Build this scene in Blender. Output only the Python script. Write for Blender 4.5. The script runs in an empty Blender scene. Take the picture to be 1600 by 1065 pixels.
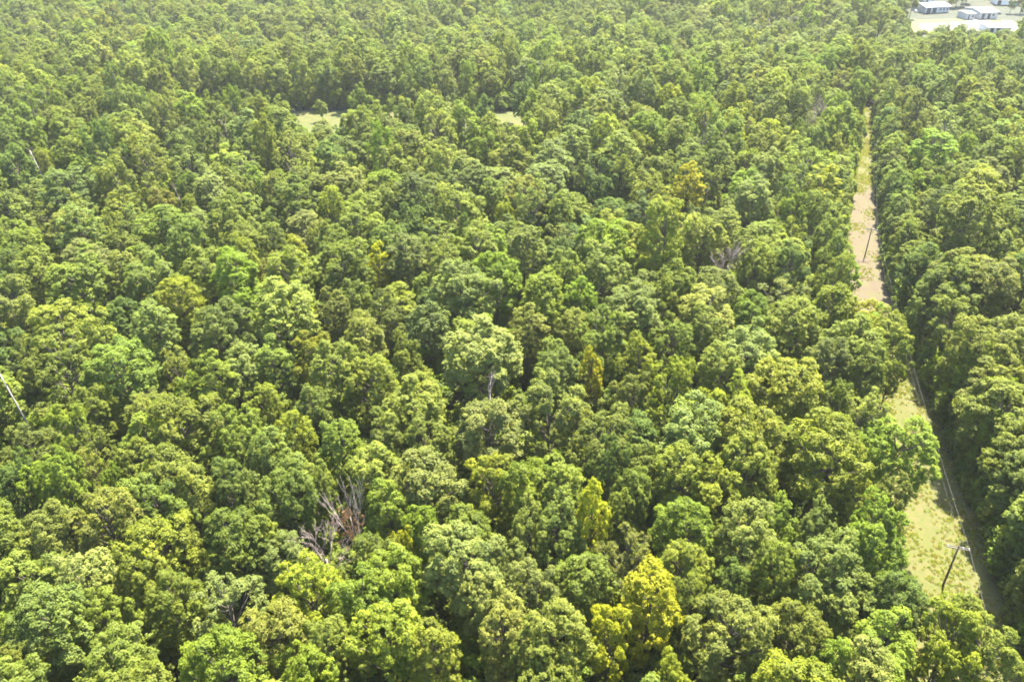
import bpy, math, random
import numpy as np
from mathutils import Vector

random.seed(11)
rng = np.random.default_rng(11)
scene = bpy.context.scene
COL = scene.collection
R = math.radians

# ------------------------------------------------------------------ camera, sky, sun, exposure
CAM_Z, PITCH, FPX = 100.0, R(31.5), 1244.0
cam_data = bpy.data.cameras.new('camera')
cam_data.sensor_width = 36.0
cam_data.lens = 36.0 * FPX / 1600.0
cam_data.clip_start, cam_data.clip_end = 0.5, 5000.0
cam = bpy.data.objects.new('camera', cam_data)
cam.location = (0, 0, CAM_Z)
cam.rotation_euler = (R(90) - PITCH, 0, 0)
COL.objects.link(cam)
scene.camera = cam

SUN_EL, SUN_AZ = R(65), R(27)          # azimuth clockwise from +Y: ahead and to the right
world = bpy.data.worlds.new('World')
scene.world = world
world.use_nodes = True
wn = world.node_tree
sky = wn.nodes.new('ShaderNodeTexSky')
sky.sky_type = 'NISHITA'
sky.sun_disc = False
sky.sun_elevation, sky.sun_rotation = SUN_EL, SUN_AZ
sky.air_density, sky.dust_density = 1.0, 1.5
wn.links.new(sky.outputs[0], wn.nodes['Background'].inputs['Color'])
wn.nodes['Background'].inputs['Strength'].default_value = 0.13

sun_data = bpy.data.lights.new('sun', 'SUN')
sun_data.energy, sun_data.angle, sun_data.color = 5.0, R(0.53), (1.0, 0.94, 0.80)
sun = bpy.data.objects.new('sun', sun_data)
sdir = Vector((math.sin(SUN_AZ) * math.cos(SUN_EL), math.cos(SUN_AZ) * math.cos(SUN_EL), math.sin(SUN_EL)))
sun.rotation_euler = sdir.to_track_quat('Z', 'Y').to_euler()
sun.location = (0, 0, 200)
COL.objects.link(sun)

vs = scene.view_settings
vs.view_transform, vs.look, vs.gamma, vs.exposure = 'Standard', 'None', 1.0, 2.66
cy = scene.cycles
cy.filter_width = 1.7
cy.max_bounces, cy.diffuse_bounces, cy.glossy_bounces, cy.transmission_bounces = 6, 3, 2, 4
cy.transparent_max_bounces, cy.volume_bounces = 4, 1

# ------------------------------------------------------------------ geometry of the view
CP, SP = math.cos(PITCH), math.sin(PITCH)


def unproject(u, v, z):
    """Point of the plane at height z seen at photo pixel (u, v)."""
    a, b = (u - 800.0) / FPX, (532.5 - v) / FPX
    d = np.array([a, CP + b * SP, -SP + b * CP])
    t = (z - CAM_Z) / d[2]
    return d[0] * t, d[1] * t


def project(x, y, z):
    dep = y * CP + (CAM_Z - z) * SP
    up = y * SP - (CAM_Z - z) * CP
    return 800 + FPX * x / dep, 532.5 - FPX * up / dep, dep


def smooth(a, b, t):
    t = min(1.0, max(0.0, (t - a) / (b - a)))
    return t * t * (3 - 2 * t)


def terrain(x, y):
    """Level plateau; beyond the far tree row it drops to a shallow valley and climbs again."""
    side = 1 - smooth(150, 290, x)
    h = -14.0 * smooth(392, 470, y) * side
    h += 23.0 * smooth(560, 900, y)
    h += 1.2 * math.sin(x * 0.021 + 1.3) * math.sin(y * 0.017) * smooth(400, 470, y)
    return h


# ------------------------------------------------------------------ small helpers
def tag(o, label=None, cat=None, group=None, kind=None):
    if label: o['label'] = label
    if cat: o['category'] = cat
    if group: o['group'] = group
    if kind: o['kind'] = kind
    return o


def mesh_from(name, verts, faces, mats=(), mat_index=None):
    me = bpy.data.meshes.new(name)
    me.from_pydata([tuple(v) for v in verts], [], [tuple(f) for f in faces])
    for m in mats: me.materials.append(m)
    if mat_index is not None:
        me.polygons.foreach_set('material_index', np.asarray(mat_index, dtype=np.int32))
    me.update()
    return me


def link(name, me, parent=None, loc=None):
    o = bpy.data.objects.new(name, me)
    COL.objects.link(o)
    if parent is not None: o.parent = parent
    if loc is not None: o.location = loc
    return o


class MB:
    """Collects shapes into one mesh."""
    def __init__(s): s.v, s.f = [], []

    def box(s, c, size, rz=0.0, taper=1.0):
        k = len(s.v)
        cx, cy_, cz = c; sx, sy, sz = [q / 2 for q in size]
        ca, sa = math.cos(rz), math.sin(rz)
        for dz, t in ((-sz, 1.0), (sz, taper)):
            for dx, dy in ((-sx, -sy), (sx, -sy), (sx, sy), (-sx, sy)):
                dx *= t; dy *= t
                s.v.append((cx + dx * ca - dy * sa, cy_ + dx * sa + dy * ca, cz + dz))
        s.f += [(k, k + 3, k + 2, k + 1), (k + 4, k + 5, k + 6, k + 7)]
        for i in range(4):
            j = (i + 1) % 4
            s.f.append((k + i, k + j, k + 4 + j, k + 4 + i))
        return s

    def tube(s, pts, rad, n=6, cap=True):
        pts = [Vector(p) for p in pts]
        base = len(s.v)
        prev = None
        for i, p in enumerate(pts):
            a = pts[max(i - 1, 0)]; b = pts[min(i + 1, len(pts) - 1)]
            d = (b - a)
            d = d.normalized() if d.length > 1e-9 else Vector((0, 0, 1))
            if prev is None:
                x = d.orthogonal().normalized()
            else:
                x = (prev - d * prev.dot(d))
                x = x.normalized() if x.length > 1e-6 else d.orthogonal().normalized()
            prev = x
            y = d.cross(x)
            for k in range(n):
                t = 2 * math.pi * k / n
                s.v.append(tuple(p + (x * math.cos(t) + y * math.sin(t)) * rad[i]))
        for i in range(len(pts) - 1):
            for k in range(n):
                q = (k + 1) % n
                s.f.append((base + i * n + k, base + i * n + q, base + (i + 1) * n + q, base + (i + 1) * n + k))
        if cap:
            s.f.append(tuple(base + k for k in range(n))[::-1])
            s.f.append(tuple(base + (len(pts) - 1) * n + k for k in range(n)))
        return s

    def mesh(s, name, mat, smooth_=False):
        me = mesh_from(name, s.v, s.f, (mat,))
        if smooth_: me.polygons.foreach_set('use_smooth', np.ones(len(me.polygons), dtype=bool))
        return me

    def build(s, name, mat, parent=None, loc=None, smooth_=False):
        return link(name, s.mesh(name, mat, smooth_), parent, loc)


# ------------------------------------------------------------------ materials
def new_mat(name):
    m = bpy.data.materials.new(name)
    m.use_nodes = True
    nt = m.node_tree
    return m, nt, nt.nodes['Principled BSDF'], nt.nodes['Material Output']


def plain(name, c1, c2, scale=1.0, rough=0.8, detail=4.0, metallic=0.0, bump=0.0):
    m, nt, p, out = new_mat(name)
    tc = nt.nodes.new('ShaderNodeTexCoord')
    n = nt.nodes.new('ShaderNodeTexNoise')
    n.inputs['Scale'].default_value = scale
    n.inputs['Detail'].default_value = detail
    nt.links.new(tc.outputs['Object'], n.inputs['Vector'])
    mx = nt.nodes.new('ShaderNodeMix'); mx.data_type = 'RGBA'
    mx.inputs[6].default_value = (*c1, 1); mx.inputs[7].default_value = (*c2, 1)
    nt.links.new(n.outputs['Fac'], mx.inputs[0])
    nt.links.new(mx.outputs[2], p.inputs['Base Color'])
    p.inputs['Roughness'].default_value = rough
    p.inputs['Metallic'].default_value = metallic
    if bump:
        b = nt.nodes.new('ShaderNodeBump'); b.inputs['Strength'].default_value = bump
        nt.links.new(n.outputs['Fac'], b.inputs['Height'])
        nt.links.new(b.outputs[0], p.inputs['Normal'])
    return m


def leaf_mat(name, source):
    """Leaf: tint of the tree x small leaf-to-leaf variation, half seen by light passing through it."""
    m, nt, p, out = new_mat(name)
    N, L = nt.nodes, nt.links
    if source == 'object':
        oi = N.new('ShaderNodeObjectInfo'); tint = oi.outputs['Color']
    elif source == 'instancer':
        at = N.new('ShaderNodeAttribute'); at.attribute_type = 'INSTANCER'; at.attribute_name = 'tint'
        tint = at.outputs['Color']
    else:
        rgb = N.new('ShaderNodeRGB'); rgb.outputs[0].default_value = (*source, 1); tint = rgb.outputs[0]
    va = N.new('ShaderNodeAttribute'); va.attribute_type = 'GEOMETRY'; va.attribute_name = 'leaf_var'
    ramp = N.new('ShaderNodeValToRGB')
    e = ramp.color_ramp.elements
    e[0].position, e[0].color = 0.0, (0.66, 0.72, 0.74, 1)
    e[1].position, e[1].color = 1.0, (1.46, 1.38, 1.12, 1)
    mid = e.new(0.5); mid.color = (1, 1, 1, 1)
    L.new(va.outputs['Fac'], ramp.inputs[0])
    mul = N.new('ShaderNodeMix'); mul.data_type = 'RGBA'; mul.blend_type = 'MULTIPLY'
    mul.inputs[0].default_value = 1.0
    L.new(tint, mul.inputs[6]); L.new(ramp.outputs[0], mul.inputs[7])
    L.new(mul.outputs[2], p.inputs['Base Color'])
    p.inputs['Roughness'].default_value = 0.6
    p.inputs['Specular IOR Level'].default_value = 0.2
    tr = N.new('ShaderNodeBsdfTranslucent')
    warm = N.new('ShaderNodeMix'); warm.data_type = 'RGBA'; warm.blend_type = 'MULTIPLY'
    warm.inputs[0].default_value = 1.0
    warm.inputs[7].default_value = (1.18, 1.25, 0.55, 1)
    L.new(mul.outputs[2], warm.inputs[6]); L.new(warm.outputs[2], tr.inputs['Color'])
    mix = N.new('ShaderNodeMixShader'); mix.inputs[0].default_value = 0.47
    L.new(p.outputs[0], mix.inputs[1]); L.new(tr.outputs[0], mix.inputs[2])
    L.new(mix.outputs[0], out.inputs['Surface'])
    return m


M_LEAF = leaf_mat('leaf', 'object')
M_LEAF_F = leaf_mat('leaf_forest', 'instancer')
M_BARK = plain('bark', (0.05, 0.04, 0.03), (0.14, 0.115, 0.09), 3.0, 0.9, 6, bump=0.4)
M_DEADWOOD = plain('weathered_wood', (0.26, 0.195, 0.165), (0.40, 0.32, 0.28), 2.0, 0.9, 4)
M_TWIG = plain('dead_twig', (0.20, 0.15, 0.125), (0.32, 0.25, 0.215), 2.0, 0.9, 4)
M_PALE = plain('bleached_wood', (0.15, 0.135, 0.12), (0.24, 0.215, 0.19), 2.0, 0.9, 4)
M_RUST = leaf_mat('rusty_leaf', (0.15, 0.085, 0.048))
M_POLE = plain('creosoted_pole', (0.045, 0.030, 0.022), (0.10, 0.07, 0.05), 4.0, 0.85, 6)
M_ARM = plain('weathered_crossarm', (0.07, 0.063, 0.056), (0.12, 0.108, 0.098), 5.0, 0.85, 4)
M_PORC = plain('porcelain', (0.34, 0.34, 0.33), (0.42, 0.42, 0.41), 3.0, 0.25, 2)
M_STEEL = plain('galvanised_steel', (0.30, 0.30, 0.31), (0.42, 0.42, 0.43), 6.0, 0.5, 2, metallic=0.6)
M_WIRE = plain('aluminium_wire', (0.14, 0.14, 0.14), (0.19, 0.19, 0.19), 2.0, 0.5, 2, metallic=0.2)


def blend_ground(name, cols, scales, bump=0.3, rough=0.95):
    """Three ground colours in patches of two sizes."""
    m, nt, p, out = new_mat(name)
    N, L = nt.nodes, nt.links
    tc = N.new('ShaderNodeTexCoord')
    prev = None
    for i, s in enumerate(scales):
        n = N.new('ShaderNodeTexNoise'); n.inputs['Scale'].default_value = s
        n.inputs['Detail'].default_value = 6; n.inputs['Roughness'].default_value = 0.65
        L.new(tc.outputs['Object'], n.inputs['Vector'])
        rp = N.new('ShaderNodeValToRGB')
        rp.color_ramp.elements[0].position, rp.color_ramp.elements[1].position = 0.42, 0.58
        L.new(n.outputs['Fac'], rp.inputs[0])
        mx = N.new('ShaderNodeMix'); mx.data_type = 'RGBA'
        if prev is None: mx.inputs[6].default_value = (*cols[0], 1)
        else: L.new(prev, mx.inputs[6])
        mx.inputs[7].default_value = (*cols[i + 1], 1)
        L.new(rp.outputs[0], mx.inputs[0])
        prev = mx.outputs[2]
    L.new(prev, p.inputs['Base Color'])
    p.inputs['Roughness'].default_value = rough
    b = N.new('ShaderNodeBump'); b.inputs['Strength'].default_value = bump
    L.new(n.outputs['Fac'], b.inputs['Height']); L.new(b.outputs[0], p.inputs['Normal'])
    return m


M_FLOOR = blend_ground('forest_floor', [(0.022, 0.024, 0.010), (0.040, 0.031, 0.019), (0.017, 0.027, 0.009)], [0.12, 0.5])
M_STRIP = blend_ground('mown_strip', [(0.064, 0.061, 0.011), (0.084, 0.064, 0.026), (0.046, 0.056, 0.009), (0.070, 0.072, 0.011)], [0.09, 0.8, 2.2], 0.9)


def bare_soil():
    """The strip's own bare pinkish soil on its middle stretch, and two faint wheel tracks."""
    nt = M_STRIP.node_tree; N, L = nt.nodes, nt.links
    p = N['Principled BSDF']
    old = p.inputs['Base Color'].links[0].from_socket
    tc = N.new('ShaderNodeTexCoord'); sx = N.new('ShaderNodeSeparateXYZ'); L.new(tc.outputs['Object'], sx.inputs[0])
    rp = N.new('ShaderNodeValToRGB'); cr = rp.color_ramp
    mr = N.new('ShaderNodeMapRange'); mr.inputs['From Min'].default_value = 120; mr.inputs['From Max'].default_value = 320
    L.new(sx.outputs['Y'], mr.inputs['Value'])
    cr.elements[0].position, cr.elements[0].color = 0.22, (0, 0, 0, 1)
    cr.elements[1].position, cr.elements[1].color = 0.34, (1, 1, 1, 1)
    e = cr.elements.new(0.70); e.color = (1, 1, 1, 1)
    e = cr.elements.new(0.80); e.color = (.1, .1, .1, 1)
    L.new(mr.outputs[0], rp.inputs[0])
    n = N.new('ShaderNodeTexNoise'); n.inputs['Scale'].default_value = 0.35; n.inputs['Detail'].default_value = 8
    L.new(tc.outputs['Object'], n.inputs['Vector'])
    r2 = N.new('ShaderNodeValToRGB'); r2.color_ramp.elements[0].position, r2.color_ramp.elements[1].position = 0.34, 0.62
    r2.color_ramp.elements[0].color = (.45, .45, .45, 1)
    L.new(n.outputs['Fac'], r2.inputs[0])
    mu = N.new('ShaderNodeMath'); mu.operation = 'MULTIPLY'
    L.new(rp.outputs[0], mu.inputs[0]); L.new(r2.outputs[0], mu.inputs[1])
    mx = N.new('ShaderNodeMix'); mx.data_type = 'RGBA'
    mx.inputs[7].default_value = (0.066, 0.047, 0.028, 1)
    L.new(mu.outputs[0], mx.inputs[0]); L.new(old, mx.inputs[6]); L.new(mx.outputs[2], p.inputs['Base Color'])


bare_soil()
M_FIELD = blend_ground('meadow', [(0.052, 0.058, 0.003), (0.064, 0.058, 0.008), (0.040, 0.050, 0.003)], [0.05, 0.3])
M_YARD = blend_ground('gravel_yard', [(0.15, 0.138, 0.115), (0.20, 0.185, 0.155), (0.105, 0.095, 0.07)], [0.06, 0.4], 0.1)
M_LAWN = blend_ground('dry_lawn', [(0.062, 0.068, 0.018), (0.076, 0.070, 0.028), (0.050, 0.062, 0.014)], [0.06, 0.4])
M_ROAD = blend_ground('dirt_road', [(0.40, 0.34, 0.27), (0.46, 0.40, 0.33), (0.34, 0.30, 0.22)], [0.1, 0.6], 0.1)

# ------------------------------------------------------------------ setting: ground, strip, meadow, yard
def ground_grid():
    xs = np.concatenate([np.linspace(-1500, -700, 9)[:-1], np.linspace(-700, 700, 113), np.linspace(700, 1500, 9)[1:]])
    ys = np.concatenate([np.linspace(-400, 0, 9)[:-1], np.linspace(0, 1000, 101), np.linspace(1000, 2600, 17)[1:]])
    v = [(x, y, terrain(x, y)) for y in ys for x in xs]
    n = len(xs)
    f = [(j * n + i, j * n + i + 1, (j + 1) * n + i + 1, (j + 1) * n + i) for j in range(len(ys) - 1) for i in range(n - 1)]
    me = mesh_from('ground', v, f, (M_FLOOR,))
    me.polygons.foreach_set('use_smooth', np.ones(len(f), dtype=bool))
    return tag(link('ground', me), kind='structure')


ground_grid()

# right edge of the cut strip, read off the photo at ground level, nearest first
EDGE_R = [unproject(u, v, 0) for u, v in ((1566, 930), (1510, 765), (1460, 640), (1393, 470), (1380, 380), (1371, 290), (1367, 160))]
x0, y0 = EDGE_R[0]; x1, y1 = EDGE_R[1]
k_ = (x1 - x0) / (y1 - y0)
EDGE_R = [(x0 - k_ * (y0 - 10), 10.0)] + EDGE_R
EW = 14.0
ey = np.array([p[1] for p in EDGE_R]); ex = np.array([p[0] for p in EDGE_R])
EY = np.linspace(10, ey[-1] + 4, 90)
EX = np.interp(EY, ey, ex)
for _ in range(6): EX[1:-1] = (EX[:-2] + EX[1:-1] * 2 + EX[2:]) / 4


def strip_right(y): return float(np.interp(y, EY, EX))


def strip_w(y): return EW * (1 - 0.52 * smooth(165, 350, y)) + 4.0 * (1 - smooth(85, 150, y))


def strip_sheet():
    v, f = [], []
    r2 = random.Random(5)
    for i, (x, y) in enumerate(zip(EX, EY)):
        w = strip_w(y)
        v += [(x - w + r2.uniform(-.7, .7), y, 0.006), (x - w / 2, y, 0.006), (x + 1.5 + r2.uniform(-.5, .5), y, 0.006)]
        if i:
            k = 3 * i
            f += [(k - 3, k - 2, k + 1, k), (k - 2, k - 1, k + 2, k + 1)]
    return tag(link('cleared_path', mesh_from('cleared_path', v, f, (M_STRIP,))), kind='structure')


strip_sheet()


def blob_sheet(name, pts, z, mat, sub=5, jit=1.2, follow=False):
    """Flat sheet with a slightly wandering outline."""
    r2 = random.Random(len(pts) * 7 + int(abs(pts[0][0])))
    out = []
    for i, p in enumerate(pts):
        q = pts[(i + 1) % len(pts)]
        for k in range(sub):
            t = k / sub
            out.append((p[0] + (q[0] - p[0]) * t + r2.uniform(-jit, jit), p[1] + (q[1] - p[1]) * t + r2.uniform(-jit, jit)))
    v = [(x, y, (terrain(x, y) if follow else 0) + z) for x, y in out]
    return tag(link(name, mesh_from(name, v, [tuple(range(len(v)))], (mat,))), kind='structure')


FIELD = [(-172, 322), (-110, 318), (-50, 312), (14, 320), (22, 345), (10, 362), (-60, 363), (-168, 360)]
blob_sheet('meadow', FIELD, 0.006, M_FIELD)

# ------------------------------------------------------------------ plants: crowns, trunks
def finish_leaves(name, P, Nn, Lr, Wr, var, mat):
    """One folded leaf-spray face per row of P."""
    n = len(P)
    up = rng.normal(size=(n, 3))
    t = up - (up * Nn).sum(1, keepdims=True) * Nn
    t /= np.linalg.norm(t, axis=1, keepdims=True) + 1e-9
    b = np.cross(Nn, t)
    L = Lr[:, None]; W = Wr[:, None]
    droop = Nn * (L * 0.22)
    v0 = P - t * L * 0.5 - droop
    v1 = P + b * W * 0.5 - t * L * 0.05
    v2 = P + t * L * 0.5 - droop
    v3 = P - b * W * 0.5 - t * L * 0.05
    V = np.stack([v0, v1, v2, v3], axis=1).reshape(-1, 3)
    me = bpy.data.meshes.new(name)
    me.vertices.add(4 * n); me.loops.add(4 * n); me.polygons.add(n)
    me.vertices.foreach_set('co', V.astype(np.float32).ravel())
    me.loops.foreach_set('vertex_index', np.arange(4 * n, dtype=np.int32))
    me.polygons.foreach_set('loop_start', np.arange(0, 4 * n, 4, dtype=np.int32))
    a = me.attributes.new('leaf_var', 'FLOAT', 'FACE')
    a.data.foreach_set('value', np.clip(var, 0, 1).astype(np.float32))
    me.materials.append(mat)
    me.update(calc_edges=True)
    return me


def crown_points(R0, zb, zt, n_lobe, lobe_r, puffs, leaves, puff_r, leaf, rough=0.18, low=-0.55, skip=0.0):
    """Leaf positions of a crown: boughs round a dome, leaf puffs on each bough, leaf sprays in each puff."""
    zc, hz = (zb + zt) / 2, (zt - zb) / 2
    lobes = []
    ga = math.pi * (3 - math.sqrt(5))
    off, p1, p2, p3 = rng.uniform(0, 6.28, 4)
    A = 0.55 * rough + 0.04
    for i in range(n_lobe):
        c = low + (0.97 - low) * ((i + 0.5) / n_lobe)
        a = off + ga * i + rng.normal() * 0.3
        s = math.sqrt(max(0, 1 - c * c)) ** 0.8
        f = rng.uniform(0.58, 0.72) * (1 + rng.normal() * rough)
        if rng.random() < skip: continue
        f *= 1 + A * (math.sin(2 * a + p1) + 0.8 * math.sin(3 * a + p2 + 2 * c))
        rr = lobe_r * rng.uniform(0.65, 1.3)
        lobes.append((math.cos(a) * s * f * R0, math.sin(a) * s * f * R0, zc + c * hz * (0.76 + rng.normal() * rough * 0.5 + A * math.sin(2 * a + p3)), rr))
    lobes = np.array(lobes)
    Pl, Nl, Vl = [], [], []
    ctr = np.array([0, 0, zc - hz * 0.3])
    for li, (x, y, z, rr) in enumerate(lobes):
        c = np.array([x, y, z])
        d = rng.normal(size=(puffs * 3, 3))
        out = c - ctr
        out[2] *= R0 / hz
        out /= np.linalg.norm(out) + 1e-9
        d /= np.linalg.norm(d, axis=1, keepdims=True)
        d = d + 0.45 * out + np.array([0, 0, 0.25])
        d /= np.linalg.norm(d, axis=1, keepdims=True)
        pc = c + d * rr * rng.uniform(0.68, 1.08, size=(len(d), 1)) * np.array([1, 1, 1.1])
        # keep puffs that are not deep inside other boughs
        keep = np.ones(len(pc), bool)
        for lj, (x2, y2, z2, r2) in enumerate(lobes):
            if lj != li:
                keep &= np.linalg.norm(pc - np.array([x2, y2, z2]), axis=1) > r2 * 0.72
        pc, d = pc[keep][:puffs], d[keep][:puffs]
        lobe_v = rng.normal() * 0.11
        for q, dd in zip(pc, d):
            pr = puff_r * rng.uniform(0.65, 1.3)
            n = int(leaves * rng.uniform(0.7, 1.3))
            e = rng.normal(size=(n, 3)); e /= np.linalg.norm(e, axis=1, keepdims=True)
            rad = pr * rng.uniform(0.25, 1.0, size=(n, 1)) ** 0.6
            pos = q + e * rad * np.array([1.1, 1.1, 0.8])
            nn = 0.65 * e + 0.45 * dd + np.array([0.10, 0.15, 0.85]) + rng.normal(size=(n, 3)) * 0.32
            nn /= np.linalg.norm(nn, axis=1, keepdims=True)
            Pl.append(pos); Nl.append(nn)
            Vl.append(0.5 + lobe_v + rng.normal() * 0.10 + rng.normal(size=n) * 0.10)
    P = np.concatenate(Pl); Nn = np.concatenate(Nl); V = np.concatenate(Vl)
    Lr = leaf * rng.uniform(0.65, 1.35, len(P)); Wr = Lr * rng.uniform(0.5, 0.72, len(P))
    return P, Nn, Lr, Wr, V, lobes


def trunk_mb(H, zb, lobes, r0):
    mb = MB()
    top = H * 0.74
    pts = [(0, 0, -0.3), (0, 0, 0.5)]
    rad = [r0 * 1.5, r0 * 1.08]
    wx, wy = rng.normal() * 0.25, rng.normal() * 0.25
    for k in range(1, 7):
        t = k / 6
        pts.append((wx * math.sin(t * 3), wy * math.sin(t * 2.3), 0.5 + (top - 0.5) * t)); rad.append(r0 * (1 - 0.82 * t))
    mb.tube(pts, rad, 8)
    for (x, y, z, rr) in lobes:
        s = min(top * 0.95, max(zb * 0.8, z - 0.9 * math.hypot(x, y) - rr * 0.4))
        a = Vector((wx * 0.4, wy * 0.4, s)); b = Vector((x, y, z))
        mid = a.lerp(b, 0.5) + Vector((0, 0, -0.35))
        rb = r0 * 0.36
        mb.tube([a, mid, b, b.lerp(b + (b - mid), 0.4)], [rb, rb * 0.7, rb * 0.4, rb * 0.12], 5)
    return mb


# form, crown radius, crown base, height, boughs, bough radius, puffs, leaves, puff r, leaf, roughness, low, skip
H0 = 22.0
FORMS = [
    ('dome', 5.6, 6.0, 34, 1.54, 21, 41, 0.47, 0.31, 0.12, -0.71, 0.01),
    ('dome', 5.8, 6.4, 38, 1.43, 20, 41, 0.45, 0.30, 0.15, -0.71, 0.03),
    ('dome', 5.5, 6.8, 30, 1.70, 22, 41, 0.48, 0.31, 0.14, -0.66, 0.03),
    ('dome', 5.7, 5.6, 40, 1.38, 20, 39, 0.45, 0.30, 0.17, -0.76, 0.05),
    ('dome', 5.6, 6.0, 32, 1.59, 21, 41, 0.48, 0.32, 0.17, -0.71, 0.05),
    ('oval', 4.3, 3.4, 34, 1.33, 18, 39, 0.45, 0.30, 0.12, -0.84, 0.01),
    ('oval', 4.1, 3.1, 36, 1.27, 16, 39, 0.43, 0.29, 0.15, -0.88, 0.03),
    ('oval', 4.5, 3.7, 30, 1.43, 20, 39, 0.47, 0.31, 0.17, -0.81, 0.03),
    ('oval', 4.2, 3.1, 32, 1.33, 18, 39, 0.47, 0.31, 0.19, -0.86, 0.05),
    ('irregular', 5.6, 5.2, 32, 1.48, 21, 39, 0.45, 0.30, 0.24, -0.76, 0.09),
    ('irregular', 5.4, 5.6, 28, 1.59, 22, 39, 0.48, 0.31, 0.27, -0.71, 0.07),
    ('irregular', 5.8, 5.2, 36, 1.38, 20, 39, 0.43, 0.29, 0.22, -0.81, 0.09),
    ('irregular', 5.5, 4.8, 30, 1.54, 21, 39, 0.47, 0.31, 0.29, -0.76, 0.07),
    ('irregular', 5.2, 4.8, 34, 1.43, 21, 39, 0.45, 0.30, 0.26, -0.81, 0.06),
    ('loose', 5.0, 6.4, 26, 1.38, 15, 28, 0.43, 0.29, 0.20, -0.56, 0.11),
    ('loose', 5.2, 5.6, 30, 1.27, 13, 30, 0.41, 0.29, 0.22, -0.66, 0.09),
]
PROTO = []
far_src = bpy.data.collections.new('forest_sources')       # sources of the far forest, never linked to the scene
for form, R0, zb, nl, lr, pf, lv, pr, lf, ro, low, sk in FORMS:
    P, Nn, Lr, Wr, V, lobes = crown_points(R0, zb, H0, nl, lr, pf, lv, pr, lf, ro, low, sk)
    Rtrue = float(np.percentile(np.hypot(P[:, 0], P[:, 1]), 96))
    ztrue = float(np.percentile(P[:, 2], 99.3))
    P[:, 2] *= 1.0
    cm = finish_leaves('crown', P, Nn, Lr, Wr, V, M_LEAF)
    tmb = trunk_mb(ztrue, zb, lobes, 0.30)
    tm = tmb.mesh('trunk', M_BARK, True)
    PROTO.append(dict(form=form, R=Rtrue, H=ztrue, zb=zb, crown=cm, trunk=tm, used=None))
    # merged leaf-and-trunk copy for the far forest
    keep = rng.random(len(P)) < 0.7
    fm = finish_leaves('forest_tree', P[keep], Nn[keep], Lr[keep] * 1.16, Wr[keep] * 1.16, V[keep], M_LEAF_F)
    bmv = np.array(tmb.v); nv0 = len(fm.vertices)
    import bmesh
    bm = bmesh.new(); bm.from_mesh(fm)
    bm.verts.ensure_lookup_table()
    vs_ = [bm.verts.new(v) for v in tmb.v]
    fm.materials.append(M_BARK)
    for f in tmb.f:
        try:
            q = bm.faces.new([vs_[k] for k in f]); q.material_index = 1
        except ValueError: pass
    bm.to_mesh(fm); bm.free()
    far_src.objects.link(bpy.data.objects.new('forest_tree', fm))

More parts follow.
